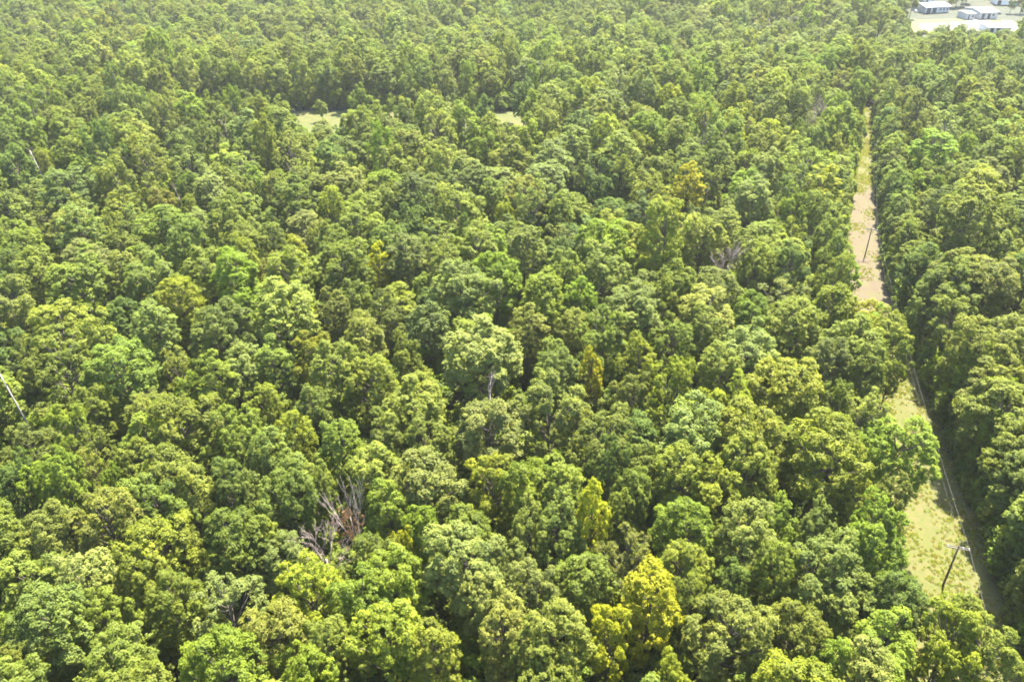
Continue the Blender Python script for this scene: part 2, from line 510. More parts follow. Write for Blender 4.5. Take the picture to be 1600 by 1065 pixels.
# ------------------------------------------------------------------ tree catalogue, read off the photo: crown centre, width (photo pixels), colour, form
TINT = dict(L=(.168, .190, .022), M=(.112, .146, .018), D=(.066, .104, .018), B=(.132, .166, .040), W=(.205, .222, .048),
            O=(.146, .156, .020), G=(.150, .208, .012), Y=(.190, .212, .012), V=(.262, .268, .008))
CNAME = dict(L='light olive-green', M='mid-green', D='dark green', B='grey-green', W='pale cream-green', O='brownish olive',
             G='bright grass-green', Y='yellow-green', V='vivid yellow')
CAT = """90 508 82 Y o;325 424 76 L d;281 464 76 Y d;243 512 66 B o;348 522 96 B d;190 570 112 M d;149 637 66 M d;237 643 80 L d;190 498 62 D d
122 441 100 M i;54 427 72 M d;237 437 80 M d;20 475 80 B i;44 560 60 M i;41 667 92 O i;112 678 72 G i;152 708 62 O l;338 596 62 L o;297 610 50 G d
287 674 110 L d;365 684 100 L i;237 691 80 L d;216 728 70 L d;386 495 44 G o;378 569 72 W d;277 579 50 O l;464 402 36 Y o;420 434 54 L d;478 431 48 L o
532 414 92 B d;593 421 36 V o;633 404 66 B o;680 410 62 W i;721 458 100 B d;775 434 80 G d;447 492 106 W d;522 498 58 M d;569 529 66 W o;603 488 70 M i
670 512 72 B d;488 549 80 Y i;427 562 62 B o;528 590 82 O d;582 600 92 O d;755 549 112 W d;637 569 54 W i;414 630 62 L d;491 644 54 B d;650 637 92 L d
461 684 62 Y o;532 694 80 G i;603 684 62 M o;667 684 82 O i;765 664 110 B d;420 715 70 B d;820 397 62 B o;874 407 62 D d;942 431 82 W d;847 471 72 G o
905 471 52 G o;827 515 62 O o;989 485 100 B d;1057 448 62 G d;1121 444 72 B d;1050 539 72 M d;942 535 82 M i;999 565 60 Y o;925 579 38 V o;868 586 72 B d
1057 610 90 Y i;989 617 70 O i;1168 556 90 W d;1104 522 62 L d;1175 491 62 G d;1124 590 72 L d;857 640 108 B i;942 684 92 L d;898 650 52 O l;1084 674 108 B d
1138 644 80 Y i;1172 691 110 Y d;1182 410 62 L d;1234 420 70 M i;1311 400 52 M o;1315 431 50 G d;1244 498 92 L d;1358 491 78 Y d;1301 481 62 L d;1335 539 98 L d
1396 572 56 O i;1234 603 110 Y d;1291 576 70 B d;1352 590 60 M d;1311 623 60 M i;1349 637 62 W l;1402 712 106 G d;1288 711 128 Y d;1432 458 80 M d
1490 441 82 L d;1545 444 92 L d;1459 495 80 L i;1514 562 100 L d;1472 572 64 G o;1572 539 84 L d;1470 625 66 L o;1510 604 76 O o;1565 637 110 L d;1530 672 60 G d
1568 704 92 L d;1412 412 62 D o;27 752 72 D i;74 756 62 G d;108 769 62 G d;149 738 60 O l;182 762 38 G d;264 749 92 L d;304 769 62 L o;247 790 92 M d
358 752 62 D o;389 783 54 B d;369 840 102 M d;84 840 92 W d;169 817 110 W d;250 854 102 L d;295 847 54 O i;51 894 102 L d;223 904 82 L d;135 908 110 W i
277 942 92 M d;358 948 112 W l;84 975 132 B d;159 962 100 L i;10 1010 62 G o;189 1036 112 L d;352 1046 130 G d;34 1050 80 L d;461 749 72 B d;495 770 62 M d
582 729 82 L d;664 749 112 W d;768 749 92 Y i;603 793 62 M o;457 786 90 M d;444 857 92 B d;408 847 64 L d;484 908 128 Y i;582 867 82 M d;633 871 42 V d
660 843 54 G o;728 880 128 W d;782 884 84 W i;616 908 92 G d;562 942 90 G i;427 996 122 O d;511 1009 92 M i;609 992 112 Y d;677 1013 82 Y o;789 985 82 W o
484 1062 90 G d;758 942 82 W d;820 772 82 G d;871 769 82 L o;925 816 62 V o;871 830 82 M d;827 840 72 L d;966 803 46 L d;979 871 92 O l;1064 749 92 Y d
1118 769 92 Y i;1165 735 92 Y d;1067 827 92 G d;1165 847 110 L d;1016 942 92 V o;952 995 82 V i;1067 894 82 L d;1138 985 136 O d;1080 958 62 O l;837 914 82 W d
861 1009 112 W d;1050 1060 70 Y i;1003 725 70 M d;952 739 70 D i;989 772 62 M d;857 1062 90 L d;1332 786 62 Y d;1392 786 74 O i;1214 823 62 G d;1274 833 62 B d
1365 850 98 G i;1278 894 120 B d;1317 925 112 B i;1405 942 98 D d;1214 908 80 L d;1244 996 102 O d;1382 1012 130 G i;1505 955 92 G o;1553 950 56 Y o;1588 945 60 Y o
1480 1000 112 Y i;1538 1020 102 O d;1350 1058 100 W d;1560 745 92 M d;1548 800 82 M o;1590 812 82 D o;1582 872 84 M o;1592 1020 80 L d;1300 1030 80 G o
297 178 50 G o;396 283 34 G o;252 309 46 O d;1075 303 46 V o;788 338 28 Y d;607 306 30 Y d;640 232 52 L o;560 330 70 L d;720 330 76 L d;120 240 60 M d;1310 190 50 G d
640 655 40 G d;1384 532 66 O d;1366 508 60 G i"""
trees = []                              # x, y, r, H, colour, form, catalogued


def add_cat():
    for row in CAT.replace('\n', ';').split(';'):
        u, v, w, c, f = row.split()
        u, v, w = float(u), float(v), float(w)
        H = 21.0
        for _ in range(3):
            x, y = unproject(u, v, 0.72 * H)
            dep = project(x, y, 0.72 * H)[2]
            r = w / 2 * dep / FPX * 1.06
            H = min(26, 13.5 + 1.45 * r + (1.5 if f == 'o' else 0))
        H += rng.normal() * 1.0
        trees.append([x, y, r, H, c, {'d': 'dome', 'o': 'oval', 'i': 'irregular', 'l': 'loose'}[f], True])


add_cat()

# ---- open ground that the photo shows between the trees (ground-level outlines in photo pixels)
OPEN = [[(1428, 885), (1442, 830), (1458, 812), (1484, 796), (1502, 790), (1520, 825), (1538, 890), (1500, 900), (1478, 912), (1450, 905)],
        [(1392, 628), (1405, 602), (1420, 600), (1438, 636), (1450, 664), (1436, 660), (1420, 645)],
        [(1342, 395), (1352, 352), (1362, 352), (1372, 385), (1380, 440), (1389, 470), (1378, 466), (1358, 442), (1346, 422)],
        [(1334, 288), (1341, 242), (1355, 237), (1364, 250), (1364, 300), (1360, 345), (1353, 340), (1350, 300)],
        [(1350, 170), (1357, 163), (1362, 235), (1352, 235)],
        [(462, 175), (496, 176), (492, 186), (466, 184)],
        [(514, 177), (530, 178), (528, 203), (518, 196)],
        [(772, 169), (794, 168), (794, 178), (778, 178)],
        [(1424, 20), (1470, 14), (1550, 10), (1590, 12), (1590, 50), (1535, 50), (1500, 36), (1440, 42)]]


def in_poly(px, py, poly):
    c = False
    for i in range(len(poly)):
        (ax, ay), (bx, by) = poly[i], poly[i - 1]
        if (ay > py) != (by > py) and px < (bx - ax) * (py - ay) / (by - ay) + ax: c = not c
    return c


open_pts = []
for poly in OPEN:
    us = [p[0] for p in poly]; vs2 = [p[1] for p in poly]
    st = 5 if max(vs2) > 500 else 4
    if max(vs2) < 60: st = 6
    for u in np.arange(min(us), max(us) + 1, st):
        for v in np.arange(min(vs2), max(vs2) + 1, st):
            if in_poly(u, v, poly):
                open_pts.append((*unproject(u, v, 0), 0.0))
for u, v, zc, zs in ((550, 800, 17, (15, 18, 21, 24)), (503, 835, 17, (15, 18)), (1275, 172, 17, (14, 17, 20)), (62, 240, 17, (12, 16, 20)), (40, 630, 14, (12, 16, 19, 21)),
                     (762, 600, 18, (17, 20)), (1138, 404, 17, (16, 19)), (270, 296, 14, (13, 16))):
    dx_, dy_ = unproject(u, v, zc)
    for z in zs:
        open_pts.append((dx_, dy_, z))
        if u in (1275, 550, 503, 1138): open_pts += [(dx_ - 2, dy_, z), (dx_ + 2, dy_, z)]
    if u == 40: open_pts += [(dx_ - 2, dy_ + .8, 14), (dx_ - 3.2, dy_ + 1.2, 18), (dx_ - 4, dy_ + 1.4, 21)]
    if u == 62: open_pts += [(dx_ - 3, dy_ + 1, 18)]
px_, py_ = unproject(1473, 915, 0); open_pts += [(px_, py_, z) for z in (1, 3, 5, 7, 9)]
px_, py_ = unproject(1351, 401, 0); open_pts += [(px_, py_, z) for z in (1, 3, 5, 7, 9)]
open_pts = np.array(open_pts)
CAMP = np.array([0, 0, CAM_Z])


def hides_open(x, y, r, H):
    """Whether the crown would stand between the camera and the open ground."""
    near = np.abs(open_pts[:, 0] - x * 1.12) + np.abs(open_pts[:, 1] - y * 1.12) < 0.5 * math.hypot(x, y) + 30
    q = open_pts[near]
    if not len(q): return False
    zc, hz = 0.68 * H, 0.34 * H
    s = np.array([1 / (r * 1.06), 1 / (r * 1.06), 1 / (hz * 1.06)])
    o = (CAMP - np.array([x, y, zc])) * s
    d = (q - CAMP) * s
    dd = (d * d).sum(1); od = d @ o; oo = o @ o
    t = np.clip(-od / dd, 0, 1)
    m = oo + 2 * t * od + t * t * dd
    return int((m < 1.0).sum()) > 0


# the yard of the far buildings
YARD_Y = (520, 700)


def blocked(x, y, r):
    if -5 < y < 372:
        sr = strip_right(y)
        w = strip_w(y)
        if sr - w - 0.25 * r < x < sr + 0.36 * r: return True
    if in_poly(x, y, FIELD) or (in_poly(x, y + r * 0.5, FIELD)) or in_poly(x, y - 0.4 * r, FIELD): return True
    return False


kept = []
for t in trees:
    x, y, r, H, c, f, k = t
    if y < 372 and strip_right(y) - 0.6 * strip_w(y) < x < strip_right(y) + 0.38 * r: x = strip_right(y) + 0.38 * r
    over = abs(project(x, y, 0.72 * H)[0] - 1390) < 34 and 490 < project(x, y, 0.72 * H)[1] < 715     # boughs that hang over the strip
    for _ in range(10):
        if over or not hides_open(x, y, r, H): break
        r *= 0.95; H *= 0.93
    t[:4] = x, y, r, H
    kept.append(t)
for t in kept:                                         # the vivid crowns stand clear of their neighbours
    if t[4] == 'V':
        t[3] += 1.5
        more = [(t[0] + a * t[2] * .5, t[1] - .3 * t[2], q * t[3]) for a in (-1, 0, 1) for q in (.62, .85)]
        open_pts = np.concatenate([open_pts, np.array(more)])
trees = list(kept)

# ---- fill the rest of the forest
cell = 8.0
grid = {}


def put(t):
    grid.setdefault((int(t[0] // cell), int(t[1] // cell)), []).append(t)


def free(x, y, r, tight):
    gx, gy = int(x // cell), int(y // cell)
    for i in range(gx - 2, gx + 3):
        for j in range(gy - 2, gy + 3):
            for q in grid.get((i, j), ()):
                if (q[0] - x) ** 2 + (q[1] - y) ** 2 < ((q[2] + r) * tight) ** 2: return False
    return True


for t in trees: put(t)
PAL = dict(left='LLLLMMMMMBBBWWOGDD', right='LLLLMMMYYGGGOBD', far='LLLLLLMMMMMGGBBBWYO')


def pick_tint(x, y):
    s = PAL['far'] if y > 330 else (PAL['right'] if x > 15 + rng.normal() * 20 else PAL['left'])
    return s[int(rng.integers(len(s)))]


def fill(n, ylo, yhi, rlo, rhi, tight, hf=1.0, margin=35):
    tries = 0
    for _ in range(n):
        y = math.sqrt(rng.uniform(ylo * ylo, yhi * yhi))
        hw = 0.645 * (y * CP + 45) + margin
        x = rng.uniform(-hw, hw)
        r = rng.uniform(rlo, rhi)
        if not free(x, y, r, tight) or blocked(x, y, r): continue
        if x > 230 and y > 470:
            u, v, _ = project(x, y, 0)
            if u > 1405 and 4 < v < 56: continue
        f = rng.choice(['dome', 'dome', 'dome', 'oval', 'oval', 'irregular', 'irregular', 'loose'] if r > 3.6 else ['oval', 'oval', 'irregular', 'dome'])
        H = (12.5 + 1.6 * r + rng.normal() * 2.6) * hf * (1 + 0.13 * math.sin(x * .19 + 1.7 * math.sin(y * .11)) * math.sin(y * .16 + 1.3 * math.sin(x * .13)))
        if 362 < y < 392 and -180 < x < 40: H = max(H, 20.5 + rng.normal() * 1.5); f = rng.choice(['oval', 'irregular', 'irregular', 'dome'])
        for _k in range(5):
            if not hides_open(x, y, r, H): break
            r *= 0.8; H *= 0.72
        else:
            continue
        t = [x, y, r, H, pick_tint(x, y), str(f), False]
        trees.append(t); put(t)


for y in np.arange(44, 372, 4.2):                       # leafy edge trees standing right along the strip
    r = rng.uniform(3.0, 4.4); y += rng.normal()
    x = strip_right(y) + 0.42 * r + abs(rng.normal()) * 1.0
    t = [x, y, r, rng.uniform(14, 20), 'MMDLMG'[int(rng.integers(6))], 'oval', False]
    if free(x, y, r, 0.55): trees.append(t); put(t)
for x in np.arange(-172, 20, 2.6):                     # shrubby fringe of the meadow
    if rng.random() < 0.85:
        trees.append([x, 365.0 + rng.normal() * 1.2, rng.uniform(1.6, 3.0), rng.uniform(5, 11), pick_tint(x, 300), 'oval', False])
for x in np.arange(-172, 20, 6.0):                     # tall trees along the near side of the meadow
    y = 302 + rng.normal() * 5; r = rng.uniform(3.6, 4.8); H = rng.uniform(22, 26)
    if not hides_open(x, y, r, H) and free(x, y, r, 0.6):
        t = [x, y, r, H, pick_tint(x, y), 'irregular', False]; trees.append(t); put(t)
fill(8000, 20, 420, 5.3, 7.6, 0.85)
fill(7000, 20, 420, 3.8, 5.0, 0.82)
fill(1600, 20, 420, 2.4, 3.6, 0.80, 0.9)
fill(16000, 420, 860, 5.4, 8.0, 0.82, 1.0, 60)
fill(10000, 420, 860, 3.4, 5.0, 0.80, 1.0, 60)
print('TREES', len(trees))

# ------------------------------------------------------------------ individual trees: the 300 that show largest
for u, v, r, H in ((1577, 24, 3.2, 10), (1599, 34, 4.5, 14), (1593, 24, 4.6, 15), (1492, 16, 4.5, 12), (1500, 15, 4.2, 11), (1507, 12, 4.0, 12), (1484, 17, 3.2, 8), (1540, 6, 5, 15), (1420, 30, 5, 17), (1412, 20, 5, 18), (1605, 14, 5, 16),
                   (1560, 3, 5, 15), (1520, 4, 5, 15), (1500, 3, 5, 16), (1480, 3, 5, 16), (1460, 3, 5, 16), (1580, 3, 5, 16)):
    x, y = unproject(u, v, 0)
    trees.append([x, y, r, H, 'MLDB'[int(rng.integers(4))], 'dome', False])


fx, fy = unproject(505, 190, 0)
trees.append([fx, fy, 3.0, 9.5, 'M', 'oval', False])


def shown_size(t):
    x, y, r, H = t[:4]
    u, v, dep = project(x, y, 0.75 * H)
    w = r * FPX / dep
    if u < -w * 0.5 or u > 1600 + w * 0.5 or v > 1065 + w * 0.6 or dep < 5: return 0.0
    # partly covered by taller neighbours standing between it and the camera
    s = w
    d0 = math.hypot(x, y)
    for i in range(-2, 3):
        for j in range(-2, 3):
            for q in grid.get((int(x // cell) + i, int(y // cell) + j), ()):
                if q is t: continue
                dx, dy = q[0] - x, q[1] - y
                along = -(dx * x + dy * y) / d0
                across = abs(dx * y - dy * x) / d0
                if 0 < along < 12 and across < q[2] * 0.8 and q[3] - along * 0.6 > H - 1.5: s *= 0.72
    return s * (1.3 if t[6] else 1.0)


for t in trees:
    t.append(0.0)
scored = sorted(trees, key=lambda t: -shown_size(t))
single, rest = scored[:296], scored[296:]


def jitter_tint(c):
    b = np.array(TINT[c]); q_ = dict(V=.06, Y=.25, G=.36, D=.3).get(c, .48); b = b * (1 - q_) + np.array((.141, .174, .020)) * q_; g = 1 + rng.normal() * 0.10
    return tuple(np.clip(b * g * (1 + rng.normal(size=3) * np.array([.03, .03, .12])), 0.004, 0.5))


def proto_for(form, r):
    ids = [i for i, p in enumerate(PROTO) if p['form'] == form]
    return ids[int(rng.integers(len(ids)))]


LANDMARKS = [(550, 785, 'rusty dead tree'), (500, 832, 'low grey dead tree'), (1490, 880, 'larger power pole'), (1356, 382, 'smaller power pole'),
             (20, 605, 'pale leaning snag'), (760, 592, 'thin bare pale snag'), (1138, 405, 'brown leafless tree'), (1408, 900, None)]
LANDMARKS = LANDMARKS[:7]
SPECIAL = {(1016, 942): ('tall vivid yellow tree, biggest of the vivid yellow ones', 'biggest vivid yellow tree'),
           (952, 995): ('ragged vivid yellow tree beside the biggest vivid yellow tree', None),
           (925, 816): ('narrow vivid yellow tree standing above the biggest vivid yellow tree', 'narrow vivid yellow tree'),
           (633, 871): ('tiny vivid yellow tree right of the big golden tree', None),
           (484, 908): ('big golden yellow-green tree just below the low grey dead tree', 'big golden tree'),
           (90, 508): ('tall gold-topped tree near the left edge, above the pale leaning snag', 'tall gold-topped tree'),
           (905, 471): ('round bright green tree standing alone beside a dark gap', 'round bright green tree'),
           (593, 421): ('small vivid yellow treetop between two grey-green crowns', 'small vivid yellow treetop'),
           (925, 579): ('slim vivid yellow treetop in the centre of the photo', 'slim yellow treetop'),
           (1402, 712): ('huge green tree leaning its crown over the cleared strip', 'huge tree overhanging the strip'),
           (447, 492): ('broad pale cream-green dome standing out from darker neighbours', 'broad cream-green dome'),
           (1075, 303): ('vivid yellow tree in the upper middle of the forest', 'upper vivid yellow tree'),
           (1234, 603): ('broad bright yellow-green tree left of the grassy strip opening', 'broad yellow-green tree'),
           (1278, 894): ('large grey-green tree left of the larger power pole', 'large grey-green tree')}
cat_px = {}
k = 0
for row in CAT.replace('\n', ';').split(';'):
    u, v = row.split()[:2]; cat_px[k] = (int(u), int(v)); k += 1
for i, t in enumerate(kept): t[7] = cat_px[i]
for key, (lab, short) in SPECIAL.items():
    if short: LANDMARKS.append((*key, short))
LANDMARKS += [(0, 1065, "photo's bottom left corner"), (1600, 1065, "photo's bottom right corner"), (1600, 560, "middle of the photo's right edge"),
              (800, 1065, "middle of the photo's bottom edge"), (230, 700, None), (0, 400, "middle of the photo's left edge"), (1210, 1065, None)]
LANDMARKS = [q for q in LANDMARKS if q[2]]
DIRS = ['right of', 'up and right of', 'above', 'up and left of', 'left of', 'down and left of', 'below', 'down and right of']
ORD = ['nearest', 'second', 'third', 'fourth', 'fifth', 'sixth', 'seventh', 'eighth', 'ninth', 'tenth', 'eleventh', 'twelfth', 'thirteenth', 'fourteenth', 'fifteenth', 'sixteenth',
       'seventeenth', 'eighteenth', 'nineteenth', 'twentieth']
slots = {}
labels = {}
for i, t in enumerate(single):
    x, y, r, H = t[:4]
    u, v, dep = project(x, y, 0.75 * H)
    if t[7] in SPECIAL:
        labels[i] = SPECIAL[t[7]][0]; continue
    best = min(range(len(LANDMARKS)), key=lambda q: math.hypot(LANDMARKS[q][0] - u, LANDMARKS[q][1] - v))
    a = math.atan2(LANDMARKS[best][1] - v, u - LANDMARKS[best][0])
    d8 = int(round(a / (math.pi / 4))) % 8
    slots.setdefault((best, d8), []).append((math.hypot(LANDMARKS[best][0] - u, LANDMARKS[best][1] - v), i, r * FPX / dep / (0.5 * 10.5 * FPX / dep)))
FORMW = dict(dome='round', oval='upright', irregular='ragged', loose='thin-leaved')
for (lm, d8), rows in slots.items():
    for rank, (_, i, rel) in enumerate(sorted(rows)):
        t = single[i]
        size = 'broad' if rel > 1.08 else ('small' if rel < 0.75 else 'medium')
        tail = f"tree, {ORD[min(rank, 19)]} {DIRS[d8]} the {LANDMARKS[lm][2]}"
        lead = [size, FORMW[t[5]], *CNAME[t[4]].split()]
        while len(lead) + len(tail.replace("-", " ").split()) > 15: lead.pop(1 if len(lead) > 2 else 0)
        labels[i] = ' '.join(lead) + ' ' + tail
for i, t in enumerate(single):
    x, y, r, H, c, f = t[:6]
    p = PROTO[proto_for(f, r)]
    root = bpy.data.objects.new('broadleaf_tree', None)
    COL.objects.link(root)
    root.location = (x, y, terrain(x, y))
    root.rotation_euler = (0, 0, rng.uniform(0, 6.283))
    root.scale = (r / p['R'], r / p['R'], H / p['H'])
    root.empty_display_size = 2
    if p['used'] is None:
        cr = link('crown', p['crown'], root); tr = link('trunk', p['trunk'], root)
        p['used'] = (cr, tr)
    else:
        cr, tr = p['used'][0].copy(), p['used'][1].copy()
        for q in (cr, tr):
            COL.objects.link(q); q.parent = root
    cr.color = (*jitter_tint(c), 1)
    tag(root, labels[i], 'tree', 'broadleaf trees of the forest')

# ------------------------------------------------------------------ scatter objects (uncountable): far forest, undergrowth, grass
def scatter(name, pts, rots, scls, tints, idx, coll, mat=None):
    me = bpy.data.meshes.new(name)
    me.from_pydata([tuple(p) for p in pts], [], [])
    n = len(pts)
    a = me.attributes.new('rot', 'FLOAT_VECTOR', 'POINT'); a.data.foreach_set('vector', np.asarray(rots, np.float32).ravel())
    a = me.attributes.new('scl', 'FLOAT_VECTOR', 'POINT'); a.data.foreach_set('vector', np.asarray(scls, np.float32).ravel())
    a = me.attributes.new('tint', 'FLOAT_VECTOR', 'POINT'); a.data.foreach_set('vector', np.asarray(tints, np.float32).ravel())
    a = me.attributes.new('idx', 'INT', 'POINT'); a.data.foreach_set('value', np.asarray(idx, np.int32))
    o = link(name, me)
    ng = bpy.data.node_groups.new(name, 'GeometryNodeTree')
    ng.interface.new_socket('Geometry', in_out='INPUT', socket_type='NodeSocketGeometry')
    ng.interface.new_socket('Geometry', in_out='OUTPUT', socket_type='NodeSocketGeometry')
    N, L = ng.nodes, ng.links
    gi, go = N.new('NodeGroupInput'), N.new('NodeGroupOutput')
    ci = N.new('GeometryNodeCollectionInfo')
    ci.inputs['Collection'].default_value = coll
    ci.inputs['Separate Children'].default_value = True
    ci.inputs['Reset Children'].default_value = True
    ip = N.new('GeometryNodeInstanceOnPoints')
    ip.inputs['Pick Instance'].default_value = True

    def attr(nm, ty):
        q = N.new('GeometryNodeInputNamedAttribute'); q.data_type = ty; q.inputs['Name'].default_value = nm
        return q.outputs['Attribute']
    e2r = N.new('FunctionNodeEulerToRotation')
    L.new(attr('rot', 'FLOAT_VECTOR'), e2r.inputs[0])
    L.new(gi.outputs[0], ip.inputs['Points'])
    L.new(ci.outputs[0], ip.inputs['Instance'])
    L.new(attr('idx', 'INT'), ip.inputs['Instance Index'])
    L.new(e2r.outputs[0], ip.inputs['Rotation'])
    L.new(attr('scl', 'FLOAT_VECTOR'), ip.inputs['Scale'])
    L.new(ip.outputs[0], go.inputs[0])
    md = o.modifiers.new('scatter', 'NODES'); md.node_group = ng
    return o


pts, rots, scls, tints, idx = [], [], [], [], []
for t in rest:
    x, y, r, H, c, f = t[:6]
    pi = proto_for(f, r); p = PROTO[pi]
    pts.append((x, y, terrain(x, y))); rots.append((0, 0, rng.uniform(0, 6.283)))
    scls.append((r / p['R'], r / p['R'], H / p['H'])); tints.append(jitter_tint(c)); idx.append(pi)
fo = scatter('forest', pts, rots, scls, tints, idx, far_src)
tag(fo, 'dense green broadleaf forest stretching away to the top of the photo', 'forest', kind='stuff')

# undergrowth: saplings and bushes under and between the trees
bush_src = bpy.data.collections.new('bush_sources')
for k in range(4):
    P, Nn, Lr, Wr, V, lobes = crown_points(2.0, 0.3, 3.2 + 0.6 * k, 9, 0.95, 12, 20, 0.42, 0.36, 0.22, -0.7, 0.05)
    bush_src.objects.link(bpy.data.objects.new('bush', finish_leaves('bush', P, Nn, Lr, Wr, V, M_LEAF_F)))
pts, rots, scls, tints, idx = [], [], [], [], []
for _ in range(17000):
    y = math.sqrt(rng.uniform(25 ** 2, 400 ** 2)) if _ < 15000 else math.sqrt(rng.uniform(25 ** 2, 130 ** 2)); hw = 0.645 * (y * CP + 45) + 20
    x = rng.uniform(-hw, hw)
    s = rng.uniform(0.6, 1.5)
    if _ < 1500:
        y = rng.uniform(40, 372); s = rng.uniform(0.8, 1.7)
        x = strip_right(y) + 1.2 * s + abs(rng.normal()) * 2 if _ < 1000 else strip_right(y) - strip_w(y) - 1.2 * s - abs(rng.normal()) * 3
    if blocked(x, y, 2.0 * s) or hides_open(x, y, 2.0 * s, 3.5 * s): continue
    pts.append((x, y, terrain(x, y))); rots.append((0, 0, rng.uniform(0, 6.283)))
    scls.append((s, s, s * rng.uniform(0.8, 1.5))); tints.append(jitter_tint('MMLGD'[int(rng.integers(5))])); idx.append(int(rng.integers(4)))
tag(scatter('undergrowth', pts, rots, scls, tints, idx, bush_src), 'leafy undergrowth filling the gaps between the trunks', 'undergrowth', kind='stuff')

# grass and low weeds on the cleared strip and the meadow
grass_src = bpy.data.collections.new('grass_sources')
for k in range(3):
    n = 46
    a = rng.uniform(0, 6.283, n); rr = np.sqrt(rng.uniform(0, 1, n)) * 0.42
    P = np.stack([np.cos(a) * rr, np.sin(a) * rr, rng.uniform(0.05, 0.30 + 0.08 * k, n)], 1)
    Nn = rng.normal(size=(n, 3)) + np.array([0, 0, 0.5]); Nn /= np.linalg.norm(Nn, axis=1, keepdims=True)
    Lr = rng.uniform(0.18, 0.42, n)
    grass_src.objects.link(bpy.data.objects.new('grass_tuft', finish_leaves('grass_tuft', P, Nn, Lr, Lr * 0.3, rng.uniform(0.2, 0.9, n), M_LEAF_F)))
pts, rots, scls, tints, idx = [], [], [], [], []
GT = [(.22, .210, .028), (.205, .225, .022), (.165, .205, .015), (.23, .195, .05)]
for _ in range(26000):
    y = rng.uniform(40, 380)
    sr = strip_right(y); w = strip_w(y)
    x = sr - rng.uniform(-1.5, w)
    edge = min(x - (sr - w), sr + 1.5 - x)
    patch = math.sin(x * 0.55 + y * 0.21) + math.sin(y * 0.33 - x * 0.4) + rng.normal() * 1.1
    if patch < (1.7 if 175 < y < 262 else 0.1) and edge > 1.5: continue
    s = rng.uniform(0.4, 0.8) * (1.6 if edge < 1.5 else 1.0)
    pts.append((x, y, 0.006)); rots.append((0, 0, rng.uniform(0, 6.283))); scls.append((s, s, s))
    ti = GT[2] if edge < 1.5 and rng.random() < .6 else GT[int(rng.integers(4))]
    tints.append(tuple(np.array(ti) * rng.uniform(.8, 1.2))); idx.append(int(rng.integers(3)))
tag(scatter('grass', pts, rots, scls, tints, idx, grass_src), 'dry yellow-green grass growing along the cleared strip', 'grass', kind='stuff')

# ------------------------------------------------------------------ dead trees
def branch(mb, tips, p, d, L, r, depth, rnd, spread, up):
    n = 4
    pts, rad = [Vector(p)], [r]
    q = Vector(p); dd = Vector(d).normalized()
    for i in range(n):
        dd = (dd + Vector((rnd.gauss(0, .12), rnd.gauss(0, .12), rnd.gauss(0, .08) + up * .06))).normalized()
        q = q + dd * (L / n)
        pts.append(q.copy()); rad.append(r * (1 - 0.62 * (i + 1) / n))
    mb.tube(pts, rad, 5 if depth > 1 else 4)
    if depth == 0:
        tips.append(pts[-1]); return
    k = rnd.choice((3, 4)) if depth > 1 else rnd.choice((3, 4, 5))
    for j in range(k):
        i = rnd.choice((2, 3, 4)) if j else 4
        a = rnd.uniform(0, 6.283)
        side = Vector((math.cos(a), math.sin(a), rnd.uniform(-.2, .5)))
        nd = (dd + side * spread * rnd.uniform(.5, 1.2)).normalized()
        branch(mb, tips, pts[i], nd, L * rnd.uniform(.45, .75), max(rad[i] * rnd.uniform(.5, .75), 0.022), depth - 1, rnd, spread, up)


def dead_tree(u, v, zc, H, seed, label, mat, spread=0.7, lean=(0, 0), depth=3, r0=0.22, rust=False, first=0.4):
    rnd = random.Random(seed)
    x, y = unproject(u, v, zc)
    root = bpy.data.objects.new('dead_tree', None); COL.objects.link(root)
    root.location = (x, y, terrain(x, y))
    tag(root, label, 'dead tree', 'dead trees in the forest')
    mb = MB()
    top = Vector((lean[0], lean[1], H * first))
    mb.tube([(0, 0, -0.3), tuple(top * 0.5), tuple(top)], [r0 * 1.3, r0, r0 * 0.8], 8)
    mb.build('trunk', mat, root, smooth_=True)
    lb, tips = MB(), []
    ax = top.normalized()
    n_main = 5 if depth > 1 else 2
    for j in range(n_main):
        a = 6.283 * j / n_main + rnd.uniform(-.4, .4)
        d = ax + Vector((math.cos(a), math.sin(a), 0)) * spread * rnd.uniform(.4, 1.0)
        branch(lb, tips, top * rnd.uniform(.75, 1.0), d, (H - top.length) * rnd.uniform(.45, .6), r0 * 0.55, depth - 1, rnd, spread, 1)
    lb.build('limbs', mat, root, smooth_=True)
    if rust:
        Pl, Nl, Vl = [], [], []
        for _ in range(40):
            q = Vector((rnd.gauss(-.4, 1.0), rnd.gauss(-.6, .8), H * rnd.uniform(.52, .80)))
            n = 18
            e = rng.normal(size=(n, 3)); e /= np.linalg.norm(e, axis=1, keepdims=True)
            Pl.append(np.array(q) + e * rng.uniform(.1, .5, (n, 1))); Nl.append(e); Vl.append(rng.uniform(0, 1, n))
        P, Nn, V = np.concatenate(Pl), np.concatenate(Nl), np.concatenate(Vl)
        Lr = rng.uniform(.18, .34, len(P))
        link('withered_leaves', finish_leaves('withered_leaves', P, Nn, Lr, Lr * .6, V, M_RUST), root)
    return root


